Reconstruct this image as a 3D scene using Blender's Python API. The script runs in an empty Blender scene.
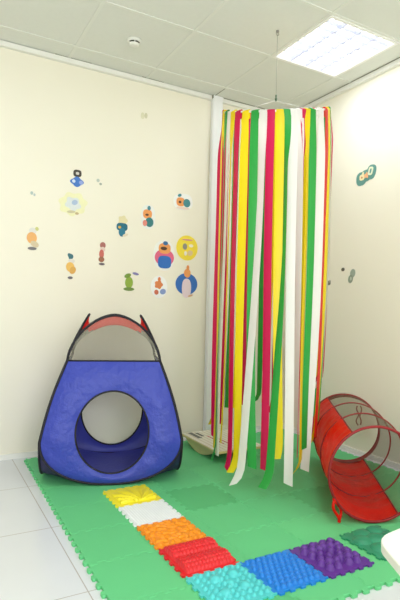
import bpy, bmesh, math, random
from mathutils import Vector, Matrix

# ------------------------------------------------------------------ camera, light, exposure
S = bpy.context.scene
COL = S.collection
random.seed(7)
PI = math.pi

CAM = Vector((0, 0, 1.065))
RT = Vector((0.8739345, -0.4853963, 0.0250773))
DN = Vector((0.0291414, 0.0008262, -0.9995750))
FW = Vector((0.4851692, 0.8742939, 0.0148672))
cd = bpy.data.cameras.new('camera')
cam = bpy.data.objects.new('camera', cd)
COL.objects.link(cam)
cd.sensor_fit = 'VERTICAL'
cd.sensor_height = 36.0
cd.lens = 503.04 / 600 * 36.0
cd.clip_start = 0.02
m = Matrix((RT, -DN, -FW)).transposed().to_4x4()
m.translation = CAM
cam.matrix_world = m
S.camera = cam

S.view_settings.view_transform = 'Standard'
S.view_settings.look = 'None'
S.view_settings.gamma = 1.0
S.view_settings.use_curve_mapping = False
S.view_settings.exposure = 0.09

world = bpy.data.worlds.new('world')
S.world = world
world.use_nodes = True
world.node_tree.nodes['Background'].inputs[0].default_value = (0.9, 0.95, 1.0, 1)
world.node_tree.nodes['Background'].inputs[1].default_value = 1.0


def area_light(name, loc, target, sx, sy, power, color=(1, 1, 1)):
    l = bpy.data.lights.new(name, 'AREA')
    l.shape = 'RECTANGLE'
    l.size, l.size_y, l.energy, l.color = sx, sy, power, color
    o = bpy.data.objects.new(name, l)
    COL.objects.link(o)
    o.location = loc
    o.rotation_euler = (Vector(target) - Vector(loc)).to_track_quat('-Z', 'Y').to_euler()
    return o


# the room: x from XL to XW, y from YR to YW, floor 0, ceiling H
XW, YW, H = 2.88, 3.63, 2.83
XL, YR = -1.55, -1.9
# added fill from an invented window behind the camera, and the ceiling fixtures
area_light('added_window_fill', (-0.15, YR + 0.06, 1.55), (0.6, 3.0, 1.4), 2.25, 1.6, 80, (0.95, 0.975, 1.02))
FIX = [(2.085, 2.232), (0.876, 0.447), (-0.33, 2.232), (2.085, -1.34)]   # corners of the ceiling fixtures; only the first is seen, the rest are added fill
FPOW = [7.5, 11, 2.5, 13]
for (fx, fy), pw in zip(FIX, FPOW):
    area_light('fixture_light', (fx + 0.3015, fy + 0.297, H - 0.012), (fx + 0.3015, fy + 0.297, 0), 0.54, 0.54,
               pw, (0.90, 0.97, 1.09))


# ------------------------------------------------------------------ materials
def srgb(r, g, b):
    def f(c):
        c /= 255.0
        return c / 12.92 if c <= 0.04045 else ((c + 0.055) / 1.055) ** 2.4
    return (f(r), f(g), f(b), 1)


def mat(name, rgb, rough=0.6, noise=0.05, nscale=14.0, bump=0.0, bscale=200.0, metal=0.0, spec=0.4, sheen=0.0,
        transl=0.0, alpha=1.0, emit=0.0):
    M = bpy.data.materials.new(name)
    M.use_nodes = True
    nt = M.node_tree
    N, L = nt.nodes, nt.links
    b = N['Principled BSDF']
    out = N['Material Output']
    c = srgb(*rgb)
    tc = N.new('ShaderNodeTexCoord')
    if noise > 0:
        n = N.new('ShaderNodeTexNoise')
        n.inputs['Scale'].default_value = nscale
        n.inputs['Detail'].default_value = 3
        L.new(tc.outputs['Object'], n.inputs['Vector'])
        r = N.new('ShaderNodeMixRGB')
        r.inputs[1].default_value = tuple(x * (1 - noise) for x in c[:3]) + (1,)
        r.inputs[2].default_value = tuple(min(1, x * (1 + noise)) for x in c[:3]) + (1,)
        L.new(n.outputs['Fac'], r.inputs[0])
        L.new(r.outputs[0], b.inputs['Base Color'])
    else:
        b.inputs['Base Color'].default_value = c
    b.inputs['Roughness'].default_value = rough
    b.inputs['Metallic'].default_value = metal
    b.inputs['Specular IOR Level'].default_value = spec
    if sheen:
        b.inputs['Sheen Weight'].default_value = sheen
    if emit:
        b.inputs['Emission Color'].default_value = c
        b.inputs['Emission Strength'].default_value = emit
    if bump > 0:
        n2 = N.new('ShaderNodeTexNoise')
        n2.inputs['Scale'].default_value = bscale
        n2.inputs['Detail'].default_value = 4
        L.new(tc.outputs['Object'], n2.inputs['Vector'])
        bp = N.new('ShaderNodeBump')
        bp.inputs['Strength'].default_value = bump
        bp.inputs['Distance'].default_value = 0.01
        L.new(n2.outputs['Fac'], bp.inputs['Height'])
        L.new(bp.outputs[0], b.inputs['Normal'])
    last = b.outputs[0]
    if transl > 0:
        t = N.new('ShaderNodeBsdfTranslucent')
        t.inputs[0].default_value = c
        mx = N.new('ShaderNodeMixShader')
        mx.inputs[0].default_value = transl
        L.new(last, mx.inputs[1])
        L.new(t.outputs[0], mx.inputs[2])
        last = mx.outputs[0]
    if alpha < 1:
        t = N.new('ShaderNodeBsdfTransparent')
        mx = N.new('ShaderNodeMixShader')
        mx.inputs[0].default_value = alpha
        L.new(t.outputs[0], mx.inputs[1])
        L.new(last, mx.inputs[2])
        last = mx.outputs[0]
    L.new(last, out.inputs['Surface'])
    return M


WALL = mat('wall_paint', (243, 238, 219), 0.55, 0.012, 3.0, 0.06, 300, spec=0.3)
CEIL = mat('ceiling_panel', (230, 232, 224), 0.8, 0.02, 40, 0.1, 260, spec=0.1)
RAIL = mat('ceiling_rail', (232, 234, 225), 0.6, 0.01)
TRIM = mat('white_plastic_trim', (240, 240, 232), 0.4, 0.01)
PILW = mat('white_boxing', (246, 247, 246), 0.4, 0.01)
DARK = mat('dark_gap', (70, 70, 58), 0.8)
WHITE = mat('white_gloss', (245, 245, 240), 0.35, 0.01)


def floor_material():
    M = mat('floor_tiles', (228, 231, 233), 0.22, 0.02, 5.0, spec=0.5)
    nt = M.node_tree
    N, L = nt.nodes, nt.links
    b = N['Principled BSDF']
    src = b.inputs['Base Color'].links[0].from_socket
    tc = [n for n in N if n.bl_idname == 'ShaderNodeTexCoord'][0]
    sep = N.new('ShaderNodeSeparateXYZ')
    L.new(tc.outputs['Object'], sep.inputs[0])
    masks = []
    for ax, off in (('X', 0.575), ('Y', 0.03)):
        a = N.new('ShaderNodeMath'); a.operation = 'SUBTRACT'; a.inputs[1].default_value = off
        L.new(sep.outputs[ax], a.inputs[0])
        w = N.new('ShaderNodeMath'); w.operation = 'PINGPONG'; w.inputs[1].default_value = 0.301
        L.new(a.outputs[0], w.inputs[0])
        l = N.new('ShaderNodeMath'); l.operation = 'LESS_THAN'; l.inputs[1].default_value = 0.0022
        L.new(w.outputs[0], l.inputs[0])
        masks.append(l)
    mx = N.new('ShaderNodeMath'); mx.operation = 'MAXIMUM'
    L.new(masks[0].outputs[0], mx.inputs[0]); L.new(masks[1].outputs[0], mx.inputs[1])
    mr = N.new('ShaderNodeMixRGB')
    mr.inputs[2].default_value = srgb(190, 184, 176)
    L.new(mx.outputs[0], mr.inputs[0]); L.new(src, mr.inputs[1]); L.new(mr.outputs[0], b.inputs['Base Color'])
    return M


FLOOR = floor_material()


# ------------------------------------------------------------------ mesh helpers
def link_mesh(name, bm, mats, parent=None, smooth=False, loc=None):
    me = bpy.data.meshes.new(name)
    bm.normal_update()
    bm.to_mesh(me)
    bm.free()
    if not isinstance(mats, (list, tuple)):
        mats = [mats]
    for x in mats:
        me.materials.append(x)
    if smooth:
        for p in me.polygons:
            p.use_smooth = True
    o = bpy.data.objects.new(name, me)
    COL.objects.link(o)
    if parent is not None:
        o.parent = parent
    if loc is not None:
        o.location = loc
    return o


def empty(name, loc=(0, 0, 0), rz=0.0):
    o = bpy.data.objects.new(name, None)
    o.empty_display_size = 0.05
    COL.objects.link(o)
    o.location = loc
    o.rotation_euler = (0, 0, rz)
    return o


def tag(o, label, cat, group=None):
    o['label'] = label
    o['category'] = cat
    if group:
        o['group'] = group
    return o


def struct(name, bm, mats, loc=None):
    o = link_mesh(name, bm, mats, None, False, loc)
    o['kind'] = 'structure'
    return o


def box(bm, x0, x1, y0, y1, z0, z1, mi=0):
    vs = [bm.verts.new(p) for p in ((x0, y0, z0), (x1, y0, z0), (x1, y1, z0), (x0, y1, z0),
                                    (x0, y0, z1), (x1, y0, z1), (x1, y1, z1), (x0, y1, z1))]
    fs = []
    for q in ((0, 3, 2, 1), (4, 5, 6, 7), (0, 1, 5, 4), (1, 2, 6, 5), (2, 3, 7, 6), (3, 0, 4, 7)):
        f = bm.faces.new([vs[i] for i in q])
        f.material_index = mi
        fs.append(f)
    return vs


def tube(bm, pts, r, closed=False, n=8, mi=0):
    pts = [Vector(p) for p in pts]
    k = len(pts)
    rings = []
    ref = None
    for i, p in enumerate(pts):
        a = pts[(i - 1) % k] if (closed or i > 0) else p
        b = pts[(i + 1) % k] if (closed or i < k - 1) else p
        t = (b - a).normalized()
        if ref is None:
            ref = t.cross(Vector((0.31, 0.17, 0.93)))
            if ref.length < 1e-3:
                ref = t.cross(Vector((1, 0, 0)))
        ref = (ref - t * ref.dot(t)).normalized()
        bn = t.cross(ref)
        rr = r[i] if isinstance(r, (list, tuple)) else r
        rings.append([bm.verts.new(p + (ref * math.cos(2 * PI * j / n) + bn * math.sin(2 * PI * j / n)) * rr)
                      for j in range(n)])
    for i in range(k if closed else k - 1):
        A, B = rings[i], rings[(i + 1) % k]
        off = 0
        if closed and i == k - 1:
            off = min(range(n), key=lambda o: (A[0].co - B[o].co).length)
        for j in range(n):
            f = bm.faces.new((A[j], A[(j + 1) % n], B[(j + 1 + off) % n], B[(j + off) % n]))
            f.material_index = mi
            f.smooth = True
    if not closed:
        for R in (rings[0], rings[-1]):
            f = bm.faces.new(R if R is rings[-1] else R[::-1])
            f.material_index = mi


def prism(bm, poly, z0, z1, chamfer=0.0, mi=0):
    cx = sum(p[0] for p in poly) / len(poly)
    cy = sum(p[1] for p in poly) / len(poly)
    lev = [(z0, 1.0)]
    if chamfer:
        ext = max(max(abs(p[0] - cx), abs(p[1] - cy)) for p in poly)
        lev += [(z1 - chamfer * 0.7, 1.0), (z1, 1 - chamfer / ext)]
    else:
        lev += [(z1, 1.0)]
    rings = [[bm.verts.new((cx + (x - cx) * s, cy + (y - cy) * s, z)) for x, y in poly] for z, s in lev]
    n = len(poly)
    for a, b in zip(rings, rings[1:]):
        for i in range(n):
            f = bm.faces.new((a[i], a[(i + 1) % n], b[(i + 1) % n], b[i]))
            f.material_index = mi
    for f in (bm.faces.new(rings[-1]), bm.faces.new(rings[0][::-1])):
        f.material_index = mi


def lathe(bm, prof, n=32, center=(0, 0, 0), mi=0):
    cx, cy, cz = center
    rings = [[bm.verts.new((cx + r * math.cos(2 * PI * i / n), cy + r * math.sin(2 * PI * i / n), cz + z))
              for i in range(n)] for r, z in prof]
    for a, b in zip(rings, rings[1:]):
        for i in range(n):
            f = bm.faces.new((a[i], a[(i + 1) % n], b[(i + 1) % n], b[i]))
            f.material_index = mi
            f.smooth = True
    f = bm.faces.new(rings[0][::-1]); f.material_index = mi
    f = bm.faces.new(rings[-1]); f.material_index = mi


# ------------------------------------------------------------------ the setting
T = 0.1
bm = bmesh.new(); box(bm, XL - T, XW + T, YR - T, YW + T, -0.1, 0.0); struct('floor', bm, FLOOR)
bm = bmesh.new(); box(bm, XL - T, XW + T, YW, YW + T, 0, H + 0.12); struct('wall_back', bm, WALL)
bm = bmesh.new(); box(bm, XW, XW + T, YR, YW, 0, H + 0.12); struct('wall_right', bm, WALL)
bm = bmesh.new(); box(bm, XL - T, XL, YR, YW, 0, H + 0.12); struct('wall_left', bm, WALL)
# wall behind the camera, with a window opening added for the fill light
wx0, wx1, wz0, wz1 = -1.35, 1.05, 0.7, 2.4
bm = bmesh.new()
box(bm, XL - T, wx0, YR - T, YR, 0, H + 0.12); box(bm, wx1, XW + T, YR - T, YR, 0, H + 0.12)
box(bm, wx0, wx1, YR - T, YR, 0, wz0); box(bm, wx0, wx1, YR - T, YR, wz1, H + 0.12)
struct('wall_front', bm, WALL)
bm = bmesh.new()
for a, b, c, d in ((wx0, wx0 + .06, wz0, wz1), (wx1 - .06, wx1, wz0, wz1), (wx0 + .06, wx1 - .06, wz0, wz0 + .06),
                   (wx0 + .06, wx1 - .06, wz1 - .06, wz1), (-0.18, -0.12, wz0 + .06, wz1 - .06)):
    box(bm, a, b, YR - 0.08, YR - 0.03, c, d)
struct('added_window_frame', bm, WHITE)  # unseen window frame, added around the fill light

# ceiling: panels as one mesh with openings for the fixtures, thin rails between
GX = [2.085 + 0.603 * k for k in range(-6, 2)]
GY = [2.827 + 0.5975 * k for k in range(-8, 2)]
xs = [XL] + [x for x in GX if XL < x < XW] + [XW]
ys = [YR] + [y for y in GY if YR < y < YW] + [YW]


def in_fixture(x, y):
    return any(fx - .05 < x < fx + .65 and fy - .05 < y < fy + .64 for fx, fy in FIX)


bm = bmesh.new()
for i in range(len(xs) - 1):
    for j in range(len(ys) - 1):
        if not in_fixture((xs[i] + xs[i + 1]) / 2, (ys[j] + ys[j + 1]) / 2):
            box(bm, xs[i], xs[i + 1], ys[j], ys[j + 1], H, H + 0.015)
struct('ceiling', bm, CEIL)
bm = bmesh.new()
for x in xs[1:-1]:
    for j in range(len(ys) - 1):
        box(bm, x - 0.011, x + 0.011, ys[j] + 0.011, ys[j + 1] - 0.011, H - 0.0035, H)
for y in ys[1:-1]:
    box(bm, XL, XW, y - 0.011, y + 0.011, H - 0.004, H)
struct('trim_1', bm, RAIL)
# crown mouldings with a dark gap above them in places
bm = bmesh.new()
box(bm, XL, 2.07, YW - 0.032, YW, H - 0.038, H - 0.004)
box(bm, 2.165, XW - 0.032, YW - 0.032, YW, H - 0.038, H - 0.004)
struct('trim_2', bm, TRIM)
bm = bmesh.new(); box(bm, XW - 0.032, XW, YR, YW, H - 0.038, H - 0.004); struct('trim_3', bm, TRIM)
bm = bmesh.new()
box(bm, 0.78, 1.04, YW - 0.034, YW - 0.028, H - 0.004, H - 0.0005)
box(bm, 1.44, 1.62, YW - 0.034, YW - 0.028, H - 0.004, H - 0.0005)
box(bm, 2.18, 2.60, YW - 0.036, YW - 0.03, H - 0.006, H - 0.0005)
box(bm, 2.0825, 2.0875, 3.43, YW - 0.05, H - 0.0065, H - 0.0035)
box(bm, 2.062, 2.068, YW - 0.05, YW - 0.032, H - 0.03, H - 0.004)
box(bm, XW - 0.037, XW - 0.031, 1.6, 3.3, H - 0.005, H - 0.0005)
struct('trim_4', bm, mat('shadow_gap', (150, 150, 132), 0.8))
# white boxing standing against the back wall near the corner
bm = bmesh.new(); box(bm, 2.07, 2.165, YW - 0.045, YW, 0, H - 0.002)
bmesh.ops.bevel(bm, geom=[e for e in bm.edges if abs(e.verts[0].co.z - e.verts[1].co.z) > 1], offset=0.006, segments=2, affect='EDGES')
struct('trim_5', bm, PILW)
bm = bmesh.new(); box(bm, XL, 2.07, YW - 0.014, YW, 0, 0.035); box(bm, 2.165, XW - 0.014, YW - 0.014, YW, 0, 0.035)
struct('baseboard_back', bm, TRIM)
bm = bmesh.new(); box(bm, XW - 0.014, XW, YR, YW, 0, 0.035); struct('baseboard_right', bm, TRIM)

# ------------------------------------------------------------------ ceiling light fixtures
TUBE = mat('lit_tube', (255, 253, 246), 0.4, 0, emit=2.4)
REFL = mat('fixture_reflector', (248, 249, 255), 0.25, 0, spec=0.6, emit=0.0)
LOUV = mat('fixture_louvre', (214, 219, 242), 0.35, 0)


def make_fixture(fx, fy, label):
    root = empty('ceiling_light', (fx, fy, H))
    w, d = 0.603, 0.5975
    bm = bmesh.new()
    for a in ((0.006, w - 0.006, 0.006, 0.024), (0.006, w - 0.006, d - 0.024, d - 0.006),
              (0.006, 0.024, 0.024, d - 0.024), (w - 0.024, w - 0.006, 0.024, d - 0.024)):
        box(bm, *a, -0.009, 0.002)
    link_mesh('frame', bm, WHITE, root)
    bm = bmesh.new()
    for a in ((0.02, w - 0.02, 0.02, 0.024), (0.02, w - 0.02, d - 0.024, d - 0.02),
              (0.02, 0.024, 0.024, d - 0.024), (w - 0.024, w - 0.02, 0.024, d - 0.024)):
        box(bm, *a, 0.0025, 0.075)
    box(bm, 0.02, w - 0.02, 0.02, d - 0.02, 0.075, 0.08)
    link_mesh('reflector_housing', bm, REFL, root)
    bm = bmesh.new()
    for k in range(1, 4):
        x = 0.024 + k * (w - 0.048) / 4
        box(bm, x - 0.004, x + 0.004, 0.024, d - 0.024, 0.0, 0.026)
    for k in range(1, 8):
        y = 0.024 + k * (d - 0.048) / 8
        box(bm, 0.024, w - 0.024, y - 0.0015, y + 0.0015, 0.004, 0.024)
    link_mesh('louvre_grid', bm, LOUV, root)
    for k in range(4):
        x = 0.024 + (k + 0.5) * (w - 0.048) / 4
        bm = bmesh.new()
        tube(bm, [(x, 0.03, 0.05), (x, d - 0.03, 0.05)], 0.016, n=10)
        link_mesh('fluorescent_tube', bm, TUBE, root)
    return tag(root, label, 'ceiling light')


make_fixture(*FIX[0], 'square white louvred ceiling light glowing above the ribbon curtain')
make_fixture(*FIX[1], 'louvred ceiling light in the middle of the room, out of the picture, added as fill')  # this and the next two are unseen, added to brighten the room
make_fixture(*FIX[2], 'louvred ceiling light beside the left wall, out of the picture, added as fill')
make_fixture(*FIX[3], 'louvred ceiling light by the rear wall, out of the picture, added as fill')

# smoke detector
sd = empty('smoke_detector', (1.190, 3.135, H))
bm = bmesh.new(); lathe(bm, [(0.047, 0), (0.047, -0.008), (0.041, -0.014), (0.030, -0.016)]); link_mesh('base', bm, TRIM, sd)
bm = bmesh.new(); lathe(bm, [(0.036, -0.016), (0.036, -0.022), (0.033, -0.032), (0.018, -0.037)]); cap = link_mesh('sensor_cap', bm, TRIM, sd)
bm = bmesh.new()
for a0 in (200, 262):
    arc = [(0.0365 * math.cos(math.radians(a0 + t)), 0.0365 * math.sin(math.radians(a0 + t)), -0.0215) for t in range(0, 53, 4)]
    tube(bm, arc, 0.0045, n=6)
link_mesh('vent_slot', bm, DARK, cap)['label'] = 'dark curved slots'
tag(sd, 'small round white smoke detector with dark slots on the ceiling', 'smoke detector')

# ------------------------------------------------------------------ green interlocking foam tiles
GREEN = mat('green_foam', (106, 206, 138), 0.62, 0.04, 6.0, 0.25, 420, spec=0.3)
GREENS = [GREEN, mat('green_foam_deep', (95, 193, 125), 0.62, 0.04, 6.0, 0.25, 420, spec=0.3), mat('green_foam_pale', (110, 210, 140), 0.62, 0.04, 6.0, 0.25, 420, spec=0.3)]
PT = 0.3106
X0, Y0 = 0.634, 3.540        # left and back edges of the tiled carpet
NT = 5


def tooth(t, amp):
    """interlocking profile along one unit edge: list of (t, offset)"""
    out = [(0.0, 0.0)]
    p = 1.0 / NT
    for k in range(NT):
        a = k * p
        out += [(a + .16 * p, 0.0), (a + .13 * p, amp * 0.25), (a + .06 * p + .03 * p, amp * .55), (a + .12 * p, amp * .9),
                (a + .2 * p, amp), (a + .48 * p, amp), (a + .56 * p, amp * .9), (a + .59 * p, amp * .55),
                (a + .55 * p, amp * .25), (a + .52 * p, 0.0)]
    out.append((1.0, 0.0))
    return out


def tile_poly(w, amp):
    pr = tooth(0, amp)
    bot = [(t * w, o) for t, o in pr]                     # y = o
    right = [(w + o, t * w) for t, o in pr]
    top = [(t * w, w + o) for t, o in pr][::-1]
    left = [(o, t * w) for t, o in pr][::-1]
    return bot[:-1] + right[:-1] + top[:-1] + left[:-1]


def edge_clean(poly, w):
    return [(w / 2 + (x - w / 2) * 0.9975, w / 2 + (y - w / 2) * 0.9975) for x, y in poly]


tp = edge_clean(tile_poly(PT, -0.0165), PT)
ORD = ['first', 'second', 'third', 'fourth', 'fifth', 'sixth', 'seventh']
protos = {}
TRZ = math.radians(-1.0)     # the carpet lies very slightly askew
tr = random.Random(21)
for r in range(7):           # r counts rows from the front
    for c in range(7):
        x = X0 + c * PT
        y = Y0 - (7 - r) * PT
        tone = 1 if (r, c) in ((3, 2), (0, 1), (5, 5), (2, 4)) else tr.choice((0, 0, 2))
        if tone not in protos:
            bm = bmesh.new(); prism(bm, tp, 0.0, 0.012, 0.0024)
            o = protos[tone] = link_mesh('foam_mat_tile', bm, GREENS[tone])
        else:
            o = protos[tone].copy(); COL.objects.link(o)
        o.location = (1.72 + (x - 1.72) * math.cos(TRZ) - (y - 2.45) * math.sin(TRZ), 2.45 + (x - 1.72) * math.sin(TRZ) + (y - 2.45) * math.cos(TRZ), 0.0005)
        o.rotation_euler = (0, 0, TRZ)
        rowt = 'front row' if r == 0 else ('back row' if r == 6 else ORD[r] + ' row from the front')
        tag(o, 'green foam mat tile, %s from the left in the %s' % (ORD[c], rowt), 'foam tile', 'green interlocking foam tiles on the floor')

# ------------------------------------------------------------------ massage puzzle mats
PM = 0.2515
MX0, MY0 = 0.929, 1.735      # left edge of the column, back edge of the front row
TZ = 0.0126
rnd = random.Random(11)


def cells(n, jit, seed):
    q = random.Random(seed)
    return [((i + .5 + q.uniform(-jit, jit)) / n, (j + .5 + q.uniform(-jit, jit)) / n, q.uniform(.75, 1.1)) for i in range(n) for j in range(n)]


def bumps(pts, r, h, flat=False):
    def f(u, v):
        z = 0
        for x, y, s in pts:
            d2 = ((u - x) ** 2 + (v - y) ** 2) / (r * s) ** 2
            if d2 < 1:
                z = max(z, h * s * (math.sqrt(1 - d2) if not flat else min(1, (1 - d2) * 2.5)))
        return z
    return f


def h_yellow(u, v):          # radiating shell of ridges
    dx, dy = u - .55, v - .02
    rr = math.hypot(dx, dy); a = math.atan2(dy, dx)
    if v < .06 or v > .94 or u < .06 or u > .94:
        return 0
    z = .016 * max(0, 1 - (max(0, rr - .30) / .62) ** 2) if rr < .9 else 0
    return z * (.15 + .85 * abs(math.sin(a * 8))) + .0015 * abs(math.sin(rr * 40))


def h_white(u, v):
    return .004 * abs(math.sin(u * PI * 17) * math.sin(v * PI * 17))


po = cells(8, .35, 3)


def h_orange(u, v):
    z = 0
    for x, y, s in po:
        a = s * 20
        ca, sa = math.cos(a), math.sin(a)
        p, q = (u - x) * ca + (v - y) * sa, -(u - x) * sa + (v - y) * ca
        d = (p / .085) ** 2 + (q / .04) ** 2
        if d < 1:
            z = max(z, .009 * math.sqrt(1 - d))
    return z


def h_red(u, v):             # two long humps covered with studs
    hump = .020 * abs(math.sin(v * 2 * PI)) ** .8
    st = .008 * min(1, 1.7 * abs(math.sin(u * PI * 13))) * min(1, 1.5 * abs(math.sin(v * PI * 11)))
    return hump + st if .02 < u < .98 else 0


ht1 = bumps(cells(8, .08, 5), .046, .013)
ht2 = bumps([(.3, .3, 1), (.7, .35, 1), (.35, .72, 1), (.72, .75, 1), (.52, .52, .8)], .105, .019)


def h_turq(u, v):
    return max(ht1(u, v), ht2(u, v))


hb = bumps([((i + (.5 if j % 2 else .0) + .3) / 8.3, (j + .5) / 9, 1) for i in range(8) for j in range(9)], .053, .013)
hp_ = bumps([(x * .46 + .27 + ox * .23 - .23, y * .46 + oy * .46 + .04, s) for ox in (0, 2) for oy in (0, 1)
             for x, y, s in ((.2, .2, 1), (.62, .18, .9), (.85, .5, 1), (.48, .52, 1.15), (.14, .6, 1), (.35, .86, .95), (.78, .86, 1))], .082, .024)
hg = bumps([(.25, .25, 1), (.62, .2, 1.1), (.85, .55, .9), (.5, .55, 1.2), (.18, .65, 1), (.4, .87, 1), (.78, .87, 1)], .19, .016)

mp = edge_clean(tile_poly(PM, -0.011), PM)


def massage_mat(x, y, rgb, hf, label, rough=0.35, rot=0.0):
    M = mat('rubber_' + label.split()[0], rgb, rough, 0.05, 20, spec=0.5)
    bm = bmesh.new()
    prism(bm, mp, 0, 0.008, 0.001)
    n = 72
    e = 0.010
    s = PM - 2 * e - 0.004
    g = [[bm.verts.new((e + s * i / n - 0.004 + 0.004, e + s * j / n, 0.0078 + (hf(i / n, j / n) if 0 < i < n and 0 < j < n else 0))) for j in range(n + 1)] for i in range(n + 1)]
    for i in range(n):
        for j in range(n):
            f = bm.faces.new((g[i][j], g[i + 1][j], g[i + 1][j + 1], g[i][j + 1]))
            f.smooth = True
    o = link_mesh('massage_mat', bm, M)
    o.location = (x, y, TZ)
    o.rotation_euler = (0, 0, rot)
    return tag(o, label, 'massage mat', 'rubber massage puzzle mats on the green floor')


# column running from the tent towards the viewer, then a row to the right
massage_mat(MX0, MY0 + 3 * PM, (255, 236, 44), h_yellow, 'yellow massage mat with a shell of ridges in front of the blue tent')
massage_mat(MX0, MY0 + 2 * PM, (242, 246, 246), h_white, 'white finely textured massage mat between the yellow and orange mats')
massage_mat(MX0, MY0 + 1 * PM, (250, 150, 14), h_orange, 'orange pebbled massage mat between the white and red mats')
massage_mat(MX0, MY0, (226, 32, 40), h_red, 'red massage mat with two studded humps beside the orange mat')
massage_mat(MX0, MY0 - PM, (84, 206, 206), h_turq, 'turquoise massage mat with round studs at the front')
massage_mat(MX0 + PM, MY0 - PM, (22, 130, 222), hb, 'blue massage mat with rows of studs beside the turquoise mat')
massage_mat(MX0 + 2 * PM + .004, MY0 - PM, (98, 44, 150), hp_, 'purple massage mat with clustered stone bumps beside the blue mat')
massage_mat(1.742, MY0 - PM + 0.006, (46, 150, 110), hg, 'dark green massage mat with large stone bumps beside the purple mat')

# ------------------------------------------------------------------ blue pop-up play tent
BLUE = mat('blue_nylon', (56, 71, 180), 0.42, 0.06, 9, 0.9, 26, spec=0.45, sheen=0.15, transl=0.12)
BLUEIN = mat('blue_nylon_inside', (76, 82, 180), 0.5, 0.05, 9, 0.4, 30, spec=0.4, transl=0.12)
MESHG = mat('grey_net', (158, 154, 138), 0.8, 0, alpha=0.34)
REDN = mat('red_nylon', (232, 42, 40), 0.45, 0.05, 9, 0.5, 30, spec=0.45, transl=0.25)
GUSS = mat('dark_gusset_net', (44, 42, 84), 0.7)
BLACK = mat('black_binding', (26, 24, 34), 0.6)

TB, TTOP, ZB, ZA, HB = 0.41, 0.277, 0.25, 0.707, 0.275


def hwid(z):
    if z < ZB:
        return TB * max(0, 1 - ((ZB - z) / ZB) ** 2.2) ** (1 / 2.2)
    if z <= ZA:
        t = (z - ZB) / (ZA - ZB)
        return TB + (TTOP - TB) * t + 0.014 * math.sin(t * PI)
    t = min(1, (z - ZA) / HB)
    return TTOP * max(0, 1 - t ** 1.75) ** (1 / 1.75)


def doff(z):
    if z < ZB:
        return TB + 0.0 * (ZB - z)
    if z <= ZA:
        return hwid(z)
    t = min(1, (z - ZA) / HB)
    return TTOP - 0.115 * t ** 1.3


def blue_outline(n=22):
    """half outline from the bottom centre up the right side to the blue top, then mirrored; (x, z)"""
    half = []
    for i in range(n + 1):
        a = i / n * PI / 2
        x = TB * math.sin(a) ** (2 / 2.2)
        z = ZB - ZB * math.cos(a) ** (2 / 2.2) if i < n else ZB
        half.append((x, z))
    for i in range(1, 13):
        z = ZB + (ZA - ZB) * i / 12
        half.append((hwid(z), z))
    topc = [(TTOP * (1 - i / 10), ZA) for i in range(1, 10)]
    full = half + topc + [(0, ZA)]
    left = [(-x, z) for x, z in full[1:-1]][::-1]
    return full + left


def arch_outline(n=24):
    return [(TTOP * math.copysign(abs(math.cos(a)) ** (2 / 1.75), math.cos(a)), ZA + HB * math.sin(a) ** (2 / 1.75))
            for a in [PI * i / n for i in range(n + 1)]]


TENT_ROT = math.radians(-19)
tent = empty('play_tent', (1.106, 3.12, TZ + 0.0082), TENT_ROT)
tag(tent, 'blue pop-up play tent with round opening, net top and red roof', 'play tent')
# direction k: 0 front (-y), 1 right (+x), 2 back, 3 left


def place(k, x, z, extra=0.0):
    d = doff(z) + extra
    p = Vector((x, -d, z))
    p = Matrix.Rotation(k * PI / 2, 3, 'Z') @ p
    return Vector((p.x, p.y * 0.76, p.z))


ZLOW = ZA - 0.10
HOLE = (0.0, 0.297, 0.213, 0.236)   # centre x, z, radii


def hole_pt(a):
    return (HOLE[0] + HOLE[2] * math.cos(a), HOLE[1] + HOLE[3] * math.sin(a))


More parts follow.
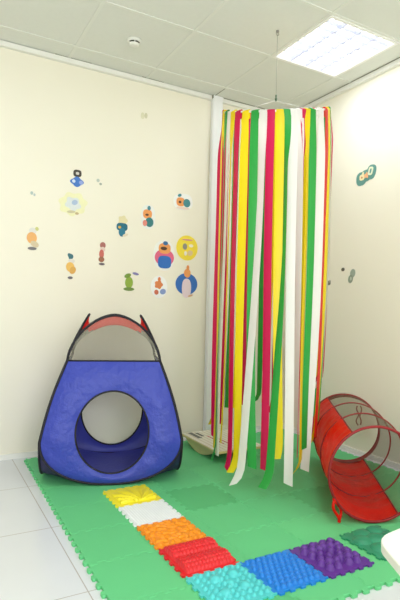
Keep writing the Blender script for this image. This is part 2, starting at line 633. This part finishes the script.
BO = blue_outline()
for k, nm in enumerate(('front', 'right', 'back', 'left')):
    bm = bmesh.new()
    cx, cz = 0.0, HOLE[1]
    rings = []
    NR = 9
    holed = k in (0, 2)
    for (x, z) in BO:
        a = math.atan2(z - cz, x - cx)
        # pair the outline point with the hole point at the same (squashed) direction
        hx, hz = hole_pt(math.atan2((z - cz) / HOLE[3], (x - cx) / HOLE[2])) if holed else (cx, cz)
        if k == 2:      # the cloth of the rear side ends lower, its net reaching further down
            def low(px, pz):
                if pz <= ZB:
                    return px, pz
                z2 = ZB + (pz - ZB) * (ZLOW - ZB) / (ZA - ZB)
                return px * hwid(z2) / hwid(pz), z2
            x, z = low(x, z)
        rings.append([(hx + (x - hx) * t / NR, hz + (z - hz) * t / NR) for t in range(NR + 1)])
    cols = []
    centre = None if holed else bm.verts.new(place(k, cx, cz, 0.02))
    for ring in rings:
        col = []
        for t, (x, z) in enumerate(ring):
            if not holed and t == 0:
                col.append(centre)
                continue
            bulge = 0.022 * math.sin(PI * t / NR) if holed else 0.02 * math.cos(PI / 2 * t / NR)
            col.append(bm.verts.new(place(k, x, z, bulge + 0.004 * math.sin(x * 23 + z * 31 + k) * math.sin(PI * t / NR))))
        cols.append(col)
    n = len(cols)
    for i in range(n):
        A, B = cols[i], cols[(i + 1) % n]
        for t in range(NR):
            vs = [A[t], A[t + 1], B[t + 1], B[t]]
            u = []
            for v_ in vs:
                if v_ not in u:
                    u.append(v_)
            bm.faces.new(u)
    panel = link_mesh('side_panel', bm, BLUE if k != 2 else BLUEIN, tent, True)
    if holed:
        bm = bmesh.new()
        tube(bm, [place(k, *hole_pt(2 * PI * i / 64)) for i in range(64)], 0.0055, True)
        link_mesh('opening_rim', bm, BLACK, panel)
    # net window above
    bm = bmesh.new()
    ao = arch_outline()
    cols = []
    for x, z in ao:
        cols.append([bm.verts.new(place(k, x, ZA + (z - ZA) * t / 6)) for t in range(7)] if z > ZA + 1e-5 else [bm.verts.new(place(k, x, ZA))])
    for A, B in zip(cols, cols[1:]):
        if len(A) == 1 or len(B) == 1:
            P, Q = (A, B) if len(A) == 1 else (B, A)
            for t in range(6):
                if t == 0:
                    bm.faces.new((P[0], Q[0], Q[1]))
                else:
                    bm.faces.new((P[0], Q[t], Q[t + 1]))
        else:
            for t in range(6):
                bm.faces.new((A[t], B[t], B[t + 1], A[t + 1]))
    if k == 2:
        rows_ = [[bm.verts.new(place(k, hwid(z_) * e / 6, z_)) for e in range(-6, 7)] for z_ in (ZA, ZA - .05, ZLOW)]
        for A, B in zip(rows_, rows_[1:]):
            for t in range(12):
                bm.faces.new((A[t], A[t + 1], B[t + 1], B[t]))
    link_mesh('net_window', bm, MESHG, tent, True)['label'] = 'grey net window'
    # sprung wire in its black binding around the whole side, and the seam under the net
    bm = bmesh.new()
    i1 = BO.index((0, ZA))
    n_half = 22 + 12
    loop = [BO[i] for i in range(n_half + 1)] + ao[1:-1] + [BO[i] for i in range(len(BO) - n_half, len(BO))]
    tube(bm, [place(k, x, z, 0.002) for x, z in loop], 0.0075, True)
    link_mesh('wire_loop', bm, BLACK, tent)
    bm = bmesh.new()
    zs = ZLOW if k == 2 else ZA
    tube(bm, [place(k, hwid(zs) * (1 - i / 8), zs, 0.001) for i in range(17)], 0.005)
    link_mesh('seam_binding', bm, BLACK, panel)

# corner gussets between neighbouring sides, and the ground sheet
for k in range(4):
    bm = bmesh.new()
    prev = None
    for i in range(13):
        z = 0.035 + (ZB - 0.035) * i / 12
        a = place(k, hwid(z), z); b = place((k + 1) % 4, -hwid(z), z)
        mid = (a + b) / 2 + (a + b).normalized() * 0.0
        row = [bm.verts.new(a.lerp(b, t / 5)) for t in range(6)]
        if prev:
            for t in range(5):
                bm.faces.new((prev[t], prev[t + 1], row[t + 1], row[t]))
        prev = row
    link_mesh('corner_gusset', bm, GUSS, tent, True)
bm = bmesh.new()
N = 26
g = []
for i in range(N + 1):
    row = []
    for j in range(N + 1):
        u, v = -1 + 2 * i / N, -1 + 2 * j / N
        w = 0.395
        c_ = max(0, (abs(u) * abs(v)) ** 1.6)
        row.append(bm.verts.new((u * w * (1 - .16 * c_), v * w * 0.76 * (1 - .16 * c_), 0.006 + 0.09 * c_ + .002 * math.sin(u * 9) * math.sin(v * 8))))
    g.append(row)
for i in range(N):
    for j in range(N):
        bm.faces.new((g[i][j], g[i + 1][j], g[i + 1][j + 1], g[i][j + 1]))
link_mesh('ground_sheet', bm, BLUEIN, tent, True)

# red roof spanned between the four arcs
bm = bmesh.new()


def arc_pt(k, t):      # t -1..1 along side k
    a = PI / 2 * (1 - t)
    x = TTOP * math.copysign(abs(math.cos(a)) ** (2 / 1.75), math.cos(a))
    z = ZA + HB * abs(math.sin(a)) ** (2 / 1.75)
    return place(k, x, z)


N = 28
g = []
for i in range(N + 1):
    row = []
    for j in range(N + 1):
        u, v = -1 + 2 * i / N, -1 + 2 * j / N
        if i in (0, N) and j in (0, N):
            p = arc_pt(0, u) if j == 0 else arc_pt(2, -u)
        else:
            pts = [(arc_pt(0, u), v + 1), (arc_pt(2, -u), 1 - v), (arc_pt(1, v), 1 - u), (arc_pt(3, -v), u + 1)]
            z = [q for q in pts if q[1] < 1e-6]
            if z:
                p = z[0][0]
            else:
                W_ = sum(1 / d ** 1.5 for _, d in pts)
                p = sum((q * (1 / d ** 1.5) for q, d in pts), Vector()) / W_
                p.z -= 0.035 * (1 - u * u) * (1 - v * v)
        row.append(bm.verts.new(p))
    g.append(row)
for i in range(N):
    for j in range(N):
        f = bm.faces.new((g[i][j], g[i + 1][j], g[i + 1][j + 1], g[i][j + 1]))
        zc = f.calc_center_median().z
        f.material_index = 1 if 0.755 < zc < 0.885 else 0
link_mesh('roof', bm, [REDN, MESHG], tent, True)['label'] = 'red nylon roof'

# ------------------------------------------------------------------ red crawl tunnel
MESHK = mat('dark_net', (98, 88, 62), 0.8, 0.25, 18, alpha=0.5)
REDT = mat('red_tunnel_nylon', (246, 32, 14), 0.34, 0.10, 14, 1.0, 16, spec=0.3, transl=0.36)
REDB = mat('dark_red_binding', (140, 26, 30), 0.55)
NEARC, FARC, TR = Vector((2.003, 1.768, 0)), Vector((2.612, 2.585, 0)), 0.236
AX = (FARC - NEARC).normalized()
SIDE = Vector((AX.y, -AX.x, 0))       # to the right when looking along the axis
tun = empty('crawl_tunnel', (NEARC.x, NEARC.y, TZ))
tag(tun, 'red pop-up crawl tunnel with net side at the right wall', 'play tunnel')
TL = (FARC - NEARC).length


def tun_pt(s, a, r=TR):               # s 0 near .. 1 far; a angle from the right, up positive
    sag = 1 - 0.045 * math.sin(PI * ((s * 3) % 1.0)) ** 2
    rr = r * sag * (1 - 0.02 * s)
    yw = math.radians(66 - 16 * s)       # the hoops stand slightly skewed to the axis
    side = Vector((math.sin(yw), -math.cos(yw), 0))
    return AX * (s * TL) + side * (rr * math.cos(a)) + Vector((0, 0, TR * (1 - 0.02 * s) + 0.008 + rr * math.sin(a)))


A_LO, A_HI = math.radians(-58), math.radians(120)   # the net spans these angles, the red cloth the rest


def tun_sheet(a0, a1, name, M, wr):
    bm = bmesh.new()
    NS, NA = 36, 40
    g = [[bm.verts.new(tun_pt(i / NS, a0 + (a1 - a0) * j / NA,
                              TR + wr * math.sin(i * 1.9 + j * .8) * math.sin(j * .55 + i * .3) * (1 if 0 < j < NA else 0)))
          for j in range(NA + 1)] for i in range(NS + 1)]
    for i in range(NS):
        for j in range(NA):
            bm.faces.new((g[i][j], g[i + 1][j], g[i + 1][j + 1], g[i][j + 1]))
    return link_mesh(name, bm, M, tun, True)


tun_sheet(A_HI, A_LO + 2 * PI, 'red_cloth', REDT, 0.006)
net = tun_sheet(A_LO, A_HI, 'net_side', MESHK, 0.0)
net['label'] = 'dark see-through net'
for s in (0, 1 / 3, 2 / 3, 1):
    bm = bmesh.new()
    tube(bm, [tun_pt(s, 2 * PI * i / 56) for i in range(56)], 0.007 if s in (0, 1) else 0.0045, True)
    link_mesh('wire_hoop', bm, REDB, tun)
for a in (A_LO, A_HI):
    bm = bmesh.new()
    tube(bm, [tun_pt(i / 24, a, TR - 0.001) for i in range(25)], 0.004)
    link_mesh('seam', bm, REDB, tun)
# cloth band at the far mouth
bm = bmesh.new()
g = [[bm.verts.new(tun_pt(1 - 0.075 * i, 2 * PI * j / 56, TR - 0.003)) for j in range(56)] for i in range(2)]
for j in range(56):
    bm.faces.new((g[0][j], g[0][(j + 1) % 56], g[1][(j + 1) % 56], g[1][j]))
link_mesh('mouth_band', bm, REDB, tun, True)
# tie ribbons: two outside at the near mouth, two in the net
base = tun_pt(0.02, math.radians(212))
for dx, ln in ((0.0, 0.97), (0.028, 1.0)):
    bm = bmesh.new()
    pts = []
    for i in range(15):
        t = i / 14
        zz = base.z * (1 - t * ln) + 0.006
        pts.append(base + Vector((-0.012 + dx * t - 0.018 * math.sin(t * 5 + dx * 80), -0.016 - 0.012 * t, 0)) + Vector((0, 0, zz - base.z)))
    pts = [Vector((p.x, p.y, max(p.z, 0.008))) for p in pts]
    tube(bm, pts, 0.0075, n=6)
    link_mesh('tie_tape', bm, REDT, tun)
for s, da in ((0.62, 0.0), (0.60, 0.10)):
    bm = bmesh.new()
    b0 = tun_pt(s, math.radians(80) + da, TR - 0.004)
    tube(bm, [b0 + Vector((0.008 * math.sin(i * 1.1 + da * 30), 0.004 * math.cos(i), -0.013 * i)) for i in range(10)], 0.0042, n=6)
    link_mesh('net_tie', bm, REDB, net)

# ------------------------------------------------------------------ hanging ribbon curtain
RC = {
    'R': mat('crimson_satin', (214, 18, 84), 0.4, 0.04, 8, spec=0.5, transl=0.3),
    'Y': mat('yellow_satin', (252, 228, 8), 0.4, 0.03, 8, spec=0.5, transl=0.35),
    'G': mat('green_satin', (42, 164, 66), 0.4, 0.05, 8, 0.2, 40, spec=0.5, transl=0.25),
    'W': mat('white_satin', (246, 244, 240), 0.4, 0.02, 8, spec=0.5, transl=0.35),
    'F': mat('vermilion_satin', (226, 44, 30), 0.4, 0.04, 8, spec=0.5, transl=0.3),
}
CN = {'R': 'crimson', 'Y': 'yellow', 'G': 'green', 'W': 'white', 'F': 'vermilion'}
HK = Vector((1.925, 2.545, H))
HC = Vector((HK.x, HK.y, 2.318))
HR = 0.328
view = Vector((HC.x, HC.y, 0)).normalized()
TC = -view                                    # towards the viewer
RR = Vector((-TC.y, TC.x, 0)) * 1.0
if RR.dot(RT) < 0:
    RR = -RR
TILT = 0.128                                  # the hoop hangs with its near edge this much lower


def hoop(a, r=HR):
    """a in radians: pi left, pi/2 towards the viewer, 0 right"""
    return HC + RR * (r * math.cos(a)) + TC * (r * math.sin(a)) + Vector((0, 0, -TILT * math.sin(a) * r / HR))


cur = empty('ribbon_curtain', HK)
tag(cur, 'round hanging curtain of crimson, yellow, green and white ribbons', 'ribbon curtain')
bm = bmesh.new()
tube(bm, [hoop(2 * PI * i / 72) - HK for i in range(72)], 0.006, True)
link_mesh('hoop', bm, WHITE, cur)
bm = bmesh.new()
tube(bm, [Vector((0, 0, -0.0005)), Vector((0, 0, -0.012))], 0.009, n=12)
tube(bm, [Vector((0, 0, -0.012)) + Vector((0.010 * math.cos(t), 0, -0.010 + 0.010 * math.sin(t))) for t in [PI / 2 - k * .45 for k in range(12)]], 0.0018, n=6)
link_mesh('ceiling_hook', bm, mat('steel_hook', (150, 150, 145), 0.35, metal=0.8), cur)
bm = bmesh.new()
tube(bm, [Vector((0, 0, -0.02)), Vector((0.0, 0.0, HC.z + 0.07 - H))], 0.0016, n=6)
link_mesh('cord', bm, mat('grey_cord', (176, 178, 166), 0.7), cur)
bm = bmesh.new()
lathe(bm, [(0.002, 0.032), (0.006, 0.026), (0.004, 0.014), (0.008, 0.006), (0.007, -0.006), (0.002, -0.012)], 10, (0, 0, HC.z + 0.072 - H))
link_mesh('knot', bm, mat('green_grey_knot', (96, 118, 96), 0.7), cur)
for k in range(4):
    bm = bmesh.new()
    tube(bm, [Vector((0, 0, HC.z + 0.066 - H)), hoop(PI / 4 + k * PI / 2) - HK], 0.0008, n=6)
    link_mesh('spoke_cord', bm, WHITE, cur)

# angle, colour, yaw to the viewer half way down and at the end, length change, sideways drift, drift to the viewer, curl
FRONT = [
    (179, 'R', 28, 34, 0.0, 0.0, 0.04, 0),
    (164, 'Y', 74, 70, 0.02, 0.0, 0.0, 0),
    (153, 'G', 82, 76, 0.05, -0.01, 0.02, 0.03),
    (146, 'W', 68, 60, 0.0, -0.02, 0.0, 0),
    (139, 'Y', 78, 74, -0.10, -0.02, -0.01, 0),
    (131, 'R', 54, 55, 0.03, 0.0, 0.02, 0.02),
    (121, 'Y', 4, 35, 0.03, -0.005, 0.01, 0.05),
    (110.6, 'G', 10, -5, -0.03, 0.03, 0.0, 0),
    (102, 'W', 46, 30, 0.05, -0.085, 0.06, 0.05),
    (94.6, 'R', 20, 34, -0.04, 0.01, 0.0, 0),
    (85.5, 'Y', 0, -8, -0.10, 0.03, 0.0, 0.02),
    (79, 'G', 76, 25, 0.06, -0.055, 0.05, 0.05),
    (72.5, 'W', 4, -10, 0.03, 0.01, 0.04, 0),
    (66, 'W', 30, 60, -0.25, 0.02, -0.01, 0),
    (61.5, 'R', -82, -80, -0.1, 0.0, 0.0, 0),
    (57, 'Y', -70, -66, 0.03, -0.004, 0.0, 0.07),
    (51, 'G', -22, -48, -0.12, -0.01, 0.0, 0),
    (38, 'W', -18, -8, 0.03, -0.055, 0.03, 0),
    (27, 'F', -60, -66, -0.12, -0.035, 0.0, 0),
    (19, 'Y', -66, -60, -0.05, -0.045, 0.0, 0.04),
    (10, 'G', -80, -70, -0.16, -0.045, 0.0, 0),
]
BACK = []
seq = 'WRYG'
q = random.Random(5)
for i in range(19):
    BACK.append((4 - i * 9.6, seq[i % 4], q.uniform(-50, 50), q.uniform(-70, 70), (-.30 if i < 3 else q.uniform(-.05, .05)), (-0.035 if i < 4 else q.uniform(-.02, .02)), 0, q.choice((0, .04, .08))))
RL, RW = 2.06, 0.05
for k, (ad, c, t0, t1, dl, dx, dt, curl) in enumerate(FRONT + BACK):
    a = math.radians(ad)
    front = k < len(FRONT)
    top = hoop(a, HR + 0.0075)
    n_out = RR * math.cos(a) + TC * math.sin(a)
    tan = -RR * math.sin(a) + TC * math.cos(a)
    if front and tan.dot(RR) < 0:
        tan = -tan
    p0 = ad - 90 if front else 0          # the yaw the hoop itself gives the ribbon
    p0 = -p0 if False else p0
    bm = bmesh.new()
    rows = []
    # over the hoop: from the inside tail, over the top, then the long drop
    inn = hoop(a, HR - 0.0075)
    crown = hoop(a, HR) + Vector((0, 0, 0.009))
    w0 = RW * 0.92
    path = [(inn + Vector((0, 0, -0.045)), 0, w0), (inn, 0, w0), (inn + Vector((0, 0, .006)), 0, w0), (crown, 0, w0), (top + Vector((0, 0, .006)), 0, w0), (top, 0, w0)]
    L_ = RL + dl
    NSEG = 44
    ph = q.uniform(0, 6)
    for i in range(1, NSEG + 1):
        t = i / NSEG
        if front:
            e_ = min(1, t / .16)
            e_ = e_ * e_ * (3 - 2 * e_)
            tw = p0 + (t0 - p0) * e_ + (t1 - t0) * t
        else:
            tw = t0 * min(1, t * 9) if t < .11 else t0 + (t1 - t0) * (t - .11) / .89
        sway = 0.004 * math.sin(t * 7 + ph) * t
        p = top + Vector((0, 0, -L_ * t)) + RR * (dx * t ** 2 + sway) + TC * (dt * t ** 2) + n_out * (0.006 * min(1, t * 9) + .005 * math.sin(t * 5 + ph) * t)
        cu = max(0, (t - .94) / .06)
        p += (RR * -0.7 + TC * .5) * (curl * cu ** 2) + Vector((0, 0, curl * .35 * cu ** 2))
        path.append((p, math.radians(tw - p0) if front else math.radians(tw), RW * (1 if t > .06 else .92 + 1.3 * t)))
    cut = q.uniform(-.012, .012)
    for i, (p, tw, w) in enumerate(path):
        d = tan * math.cos(tw) + n_out * math.sin(tw)
        cz = Vector((0, 0, cut)) if i == len(path) - 1 else Vector()
        rows.append([bm.verts.new(p + d * (w * e) + n_out * (0.0025 * (1 - 4 * e * e)) + cz * (2 * e) - HK) for e in (-.5, -.25, 0, .25, .5)])
    for A, B in zip(rows, rows[1:]):
        for j in range(4):
            bm.faces.new((A[j], A[j + 1], B[j + 1], B[j]))
    o = link_mesh('ribbon', bm, RC[c], cur, True)
    o['label'] = CN[c] + ' satin ribbon'

# ------------------------------------------------------------------ rocker balance board
PLY = mat('pale_plywood', (226, 212, 150), 0.5, 0.06, 12, spec=0.4)
BWHITE = mat('board_white', (236, 232, 214), 0.4, 0.02)
BGREY = mat('board_grey_print', (110, 112, 104), 0.5)
BRED = mat('board_red_print', (196, 84, 84), 0.5)
BPINK = mat('board_pale_print', (214, 204, 178), 0.5)
bx0, bx1, by0, by1 = 1.775, 2.165, 2.90, 3.46
bb = empty('balance_board', ((bx0 + bx1) / 2, (by0 + by1) / 2, TZ))
tag(bb, 'pale wooden rocker balance board with striped top beside the blue tent', 'balance board')
hw, hl = (bx1 - bx0) / 2, (by1 - by0) / 2
bm = bmesh.new(); box(bm, -hw, hw, -hl, hl, 0.066, 0.081)
bmesh.ops.bevel(bm, geom=bm.edges[:], offset=0.003, segments=2, affect='EDGES')
link_mesh('deck', bm, PLY, bb)
bm = bmesh.new(); box(bm, -hw + .006, hw - .006, -hl + .006, hl - .006, 0.0813, 0.0835); sheet = link_mesh('top_sheet', bm, BWHITE, bb)
bm = bmesh.new()
for k in range(10):
    x = -hw + .04 + k * .035
    box(bm, x - .0035, x + .0035, -hl + .02, hl - .02, 0.0836, 0.0842, 2 if k % 3 else 0)
box(bm, -hw + .05, -hw + .085, hl - .20, hl - .03, 0.0843, 0.0848, 1)
box(bm, -hw + .10, -hw + .125, hl - .16, hl - .05, 0.0843, 0.0848, 1)
box(bm, -hw + .14, -hw + .152, -.12, hl - .16, 0.0843, 0.0848, 3)
box(bm, -hw + .18, -hw + .19, -.14, hl - .18, 0.0843, 0.0848, 3)
link_mesh('printed_stripes', bm, [BPINK, BGREY, BPINK, BRED], sheet)
for sx in (-hw + .012, hw - .034):
    bm = bmesh.new()
    pr = []
    for i in range(25):
        y = -0.215 + 0.43 * i / 24
        pr.append((y, 0.0012 + 0.0645 * (abs(y) / 0.215) ** 2.0))
    A = [bm.verts.new((sx, y, z)) for y, z in pr] + [bm.verts.new((sx, .215, .0552)), bm.verts.new((sx, -.215, .0552))][0:0]
    B = [bm.verts.new((sx + .022, y, z)) for y, z in pr]
    bm.faces.new(A); bm.faces.new(B[::-1])
    for i in range(len(A)):
        j = (i + 1) % len(A)
        bm.faces.new((A[j], A[i], B[i], B[j]))
    link_mesh('rocker', bm, PLY, bb)

# ------------------------------------------------------------------ small white table in the front right corner
tz = 0.5
tb = empty('child_table', (1.026, 0.874, 0), 0)
tag(tb, 'white rounded tabletop corner of a low table at the right foreground', 'table')
TWH = mat('table_white', (238, 240, 226), 0.35, 0.01)
TED = mat('table_edge', (214, 212, 192), 0.45, 0.02)


def round_poly(pts, r, n=8):
    out = []
    k = len(pts)
    for i in range(k):
        p, a, b = Vector(pts[i]), Vector(pts[i - 1]), Vector(pts[(i + 1) % k])
        d0, d1 = (a - p).normalized(), (b - p).normalized()
        s0, s1 = p + d0 * r, p + d1 * r
        for j in range(n + 1):
            t = j / n
            q_ = s0 * (1 - t) ** 2 + p * 2 * t * (1 - t) + s1 * t * t
            out.append((q_.x, q_.y))
    return out


# trapezoid top: far edge, then the slanting left edge coming towards the viewer
TOPP = [(-.013, .012), (-.25, -.45), (.87, -.33), (.62, .095)]
bm = bmesh.new(); prism(bm, round_poly(TOPP, .05), tz - .022, tz, 0.003); link_mesh('tabletop', bm, TWH, tb)
cen = Vector((.3, -.17))
inner = [tuple(cen + (Vector(p) - cen) * .8) for p in TOPP]
bm = bmesh.new(); prism(bm, round_poly(inner, .03), tz - .06, tz - .0222); link_mesh('apron', bm, TED, tb)
for p in TOPP:
    x, y = cen + (Vector(p) - cen) * .72
    bm = bmesh.new(); tube(bm, [(x, y, tz - .0605), (x, y, 0.0005)], [0.02, 0.016], n=16); link_mesh('leg', bm, TWH, tb)

# ------------------------------------------------------------------ flat stickers on the walls (plain patches)
SM = {}


def smat(rgb):
    if rgb not in SM:
        SM[rgb] = mat('sticker_%d_%d_%d' % rgb, rgb, 0.45, 0.04, 60)
    return SM[rgb]


def blob(cx, cz, rx, rz, rot=0.0, lob=0, amp=0.0, n=36, sq=2.0):
    out = []
    for i in range(n):
        a = 2 * PI * i / n
        k = 1 + amp * math.cos(lob * a) if lob else 1
        x = rx * k * math.copysign(abs(math.cos(a)) ** (2 / sq), math.cos(a))
        z = rz * k * math.copysign(abs(math.sin(a)) ** (2 / sq), math.sin(a))
        c, s = math.cos(rot), math.sin(rot)
        out.append((cx + x * c - z * s, cz + x * s + z * c))
    return out


def sticker(u, z, layers, label, wall='back', group='flat stickers on the cream wall'):
    """layers: (polygon in metres around the centre, colour); each lies a hair above the one below"""
    bm = bmesh.new()
    cols = []
    for k, (poly, rgb) in enumerate(layers):
        if rgb not in cols:
            cols.append(rgb)
        mi = cols.index(rgb)
        t0, t1 = 0.0006, 0.0016 + 0.0006 * k
        def P(p, t):
            return (p[0], -t, p[1]) if wall == 'back' else (-t, -p[0], p[1])
        lo = [bm.verts.new(P(p, t0)) for p in poly]
        hi = [bm.verts.new(P(p, t1)) for p in poly]
        fs = [bm.faces.new(hi)]
        for i in range(len(poly)):
            j = (i + 1) % len(poly)
            fs.append(bm.faces.new((lo[i], lo[j], hi[j], hi[i])))
        for f in fs:
            f.material_index = mi
    bmesh.ops.recalc_face_normals(bm, faces=bm.faces[:])
    o = link_mesh('wall_sticker', bm, [smat(c) for c in cols])
    o.location = (u, YW, z) if wall == 'back' else (XW, u, z)
    return tag(o, label, 'sticker', group)


WH = (244, 244, 238)
OR = (238, 160, 92)
TE = (62, 128, 142)
BL = (54, 112, 190)
sticker(.967, 1.983, [(blob(.002, .034, .030, .026, 0, 0, 0, 36, 3), (62, 56, 48)), (blob(.002, .034, .012, .010, 0, 0, 0, 36, 3), (206, 204, 196)),
                      (blob(0, -.028, .045, .034, 0, 4, .12), (66, 120, 200)), (blob(.03, -.030, .015, .015), (150, 168, 226)), (blob(-.024, -.026, .012, .012), (214, 226, 240))],
        'blue and black sticker at the top of the left group on the back wall')
sticker(.943, 1.791, [(blob(0, .0, .10, .082, .2, 7, .10), (240, 238, 190)), (blob(0, .0, .055, .048, -.3, 5, .14), (222, 228, 226)), (blob(.012, .012, .022, .018, .5), (170, 190, 216)),
                      (blob(-.012, -.058, .030, .010, .1), (206, 200, 160)), (blob(.03, -.066, .014, .009), (196, 178, 130))],
        'pale yellow cloud-shaped sticker under the blue and black one')
sticker(.671, 1.520, [(blob(-.002, .05, .026, .022), (226, 224, 214)), (blob(.025, .066, .012, .014, .3), (206, 206, 130)), (blob(-.008, .0, .034, .040, .1), (236, 176, 104)),
                      (blob(.012, -.042, .030, .020, -.5), (214, 196, 160)), (blob(-.004, -.074, .030, .011), (120, 116, 118))],
        'orange blot sticker over a grey oval, leftmost on the back wall')
sticker(.942, 1.341, [(blob(-.006, .068, .018, .026, .4, 3, .15), (60, 112, 122)), (blob(.002, .036, .024, .016), (226, 220, 208)), (blob(-.006, -.008, .030, .036, .2), (236, 190, 96)),
                      (blob(.012, -.03, .022, .028, -.4), (222, 170, 84)), (blob(-.004, -.085, .018, .010), (112, 108, 112))],
        'mustard sticker with teal tip, lowest on the left of the back wall')
sticker(1.170, 1.452, [(blob(.004, .058, .022, .024), (170, 106, 98)), (blob(.004, .028, .020, .018), (228, 204, 190)), (blob(-.004, -.008, .018, .034), (202, 108, 96)),
                       (blob(-.004, -.048, .022, .020), (160, 106, 76)), (blob(.0, -.082, .022, .009), (116, 108, 112))],
        'small rust red sticker, right of the mustard one on the back wall')
sticker(1.321, 1.662, [(blob(.005, .05, .036, .036, 0, 5, .12), (232, 222, 176)), (blob(0, .0, .044, .030, 0, 0, 0, 36, 3), (34, 110, 134)), (blob(0, -.04, .026, .034), (44, 124, 152)),
                       (blob(.028, -.06, .024, .010, .4), (228, 218, 190)), (blob(-.02, -.004, .012, .010), (222, 178, 76))],
        'dark teal sticker with pale top, left of the orange and teal one')
sticker(1.532, 1.761, [(blob(.0, .0, .060, .094, 0, 0, 0, 36, 2.6), (238, 240, 232)), (blob(-.006, .022, .038, .036, 0, 0, 0, 36, 2.6), OR), (blob(.006, .07, .014, .018), (66, 134, 148)),
                       (blob(.012, -.04, .034, .038), (58, 128, 130)), (blob(-.026, -.05, .018, .024), (226, 140, 126)), (blob(-.010, .016, .014, .009), (110, 70, 50))],
        'upright orange and teal sticker with white rim beside the yellow disc')
sticker(1.834, 1.916, [(blob(0, .0, .086, .066, .1, 0, 0, 36, 2.6), WH), (blob(-.022, -.002, .038, .036, 0, 0, 0, 36, 2.6), OR), (blob(-.032, .05, .018, .012, .4), (66, 140, 150)),
                       (blob(.034, -.006, .032, .034), (70, 140, 146)), (blob(-.028, -.004, .012, .010), (92, 58, 44)), (blob(.0, -.05, .06, .010), (238, 214, 200))],
        'wide orange and teal sticker, topmost near the white column')
sticker(1.677, 1.474, [(blob(.0, -.004, .092, .120, 0, 0, 0, 36, 2.3), (242, 242, 234)), (blob(.004, -.02, .084, .068), (226, 104, 136)), (blob(.004, .052, .052, .042, 0, 0, 0, 36, 2.6), OR),
                       (blob(.01, .094, .022, .016), (60, 110, 160)), (blob(.006, -.056, .058, .050, 0, 0, 0, 36, 3), BL), (blob(-.004, .052, .028, .014), (84, 56, 46))],
        'blue, pink and orange rounded sticker left of the yellow disc')
sticker(1.881, 1.546, [(blob(0, 0, .104, .108), (246, 240, 214)), (blob(0, 0, .098, .102), (248, 224, 70)), (blob(-.02, .01, .020, .026), (150, 148, 136)), (blob(.028, -.04, .026, .022, .4), (226, 200, 150)),
                       (blob(.036, .020, .020, .012), (246, 240, 214)), (blob(.0, .066, .050, .006), (222, 150, 150)), (blob(-.014, -.045, .012, .018), (244, 240, 226))],
        'round yellow disc sticker with small grey and white spots')
sticker(1.885, 1.269, [(blob(0, -.016, .100, .088), BL), (blob(0, -.05, .042, .078, 0, 0, 0, 36, 2.4), (234, 214, 220)), (blob(.004, .072, .030, .036), OR), (blob(.008, .116, .012, .022), (232, 148, 84)),
                       (blob(.036, -.11, .024, .008, .3), (222, 180, 140))],
        'blue round sticker with a pale stripe below the yellow disc')
sticker(1.641, 1.219, [(blob(0, 0, .072, .088), (246, 246, 242)), (blob(-.004, .018, .034, .032, 0, 5, .12), (228, 138, 84)), (blob(.034, -.036, .026, .022, .3), (140, 160, 206)), (blob(-.022, -.042, .018, .020, .3), (206, 112, 84)),
                       (blob(.0, .06, .012, .018), (226, 130, 80))],
        'white oval sticker with small orange star, lowest on the back wall')
sticker(1.389, 1.254, [(blob(0, -.012, .032, .044), (146, 176, 70)), (blob(-.012, .040, .028, .016, .4), (120, 152, 66)), (blob(.0, -.062, .044, .014), (116, 146, 72)), (blob(.052, .058, .026, .010, -.2), (130, 128, 178))],
        'lime green sticker with a lilac fleck left of the white oval')
sticker(.662, 1.826, [(blob(-.008, .006, .010, .012), (176, 192, 186)), (blob(.010, -.004, .007, .010), (186, 196, 192))], 'tiny grey fleck sticker above the orange blot')
sticker(1.132, 1.978, [(blob(-.008, .010, .012, .013), (190, 200, 186)), (blob(.012, -.014, .010, .009), (164, 176, 160))], 'tiny grey fleck sticker right of the blue and black one')
sticker(1.476, 2.542, [(blob(-.012, .0, .016, .026), (226, 222, 190)), (blob(.016, .006, .012, .022), (214, 210, 176))], 'clear cream fleck high on the back wall')

# right wall
LT = [(blob(-.055, -.026, .062, .078, 0, 0, 0, 36, 2.6), (98, 150, 140)), (blob(.0, -.004, .056, .068, .2, 0, 0, 36, 2.6), (98, 150, 140)), (blob(.064, .022, .056, .082, -.2, 0, 0, 36, 2.6), (98, 150, 140)),
      (blob(-.046, -.012, .030, .034, 0, 0, 0, 36, 3), (240, 224, 176)), (blob(-.034, .026, .010, .022, -.2), (240, 224, 176)), (blob(-.046, -.014, .010, .011), (206, 140, 90)),
      (blob(.006, -.010, .022, .030, .2, 0, 0, 36, 3), (240, 178, 128)), (blob(.018, .016, .007, .02, .3), (240, 178, 128)), (blob(.004, -.034, .014, .008), (98, 150, 140)),
      (blob(.060, .034, .026, .046, -.2, 0, 0, 36, 3.4), (228, 232, 200)), (blob(.062, .034, .010, .026, -.2, 0, 0, 36, 3), (98, 150, 140))]
LT = [([(x * .8, z * .66) for x, z in p], c) for p, c in LT]
sticker(2.683, 2.082, LT, 'teal sticker with three chunky pale letters high on the right wall', 'right', 'flat stickers on the right wall')
sticker(2.897, 1.390, [(blob(0, 0, .018, .014), (92, 88, 78))], 'small round dark dot on the right wall', 'right', 'flat stickers on the right wall')
sticker(2.807, 1.335, [(blob(.012, .02, .026, .034, -.3), (156, 168, 152)), (blob(-.008, -.022, .024, .032, -.3), (140, 152, 134)), (blob(-.004, -.02, .008, .014), (190, 196, 178))],
        'grey green oblong fleck beside the dark dot on the right wall', 'right', 'flat stickers on the right wall')
sticker(3.049, 1.289, [(blob(0, 0, .020, .018), (120, 126, 110)), (blob(.01, .012, .010, .010), (160, 166, 150))], 'grey fleck at the ribbon edge on the right wall', 'right', 'flat stickers on the right wall')
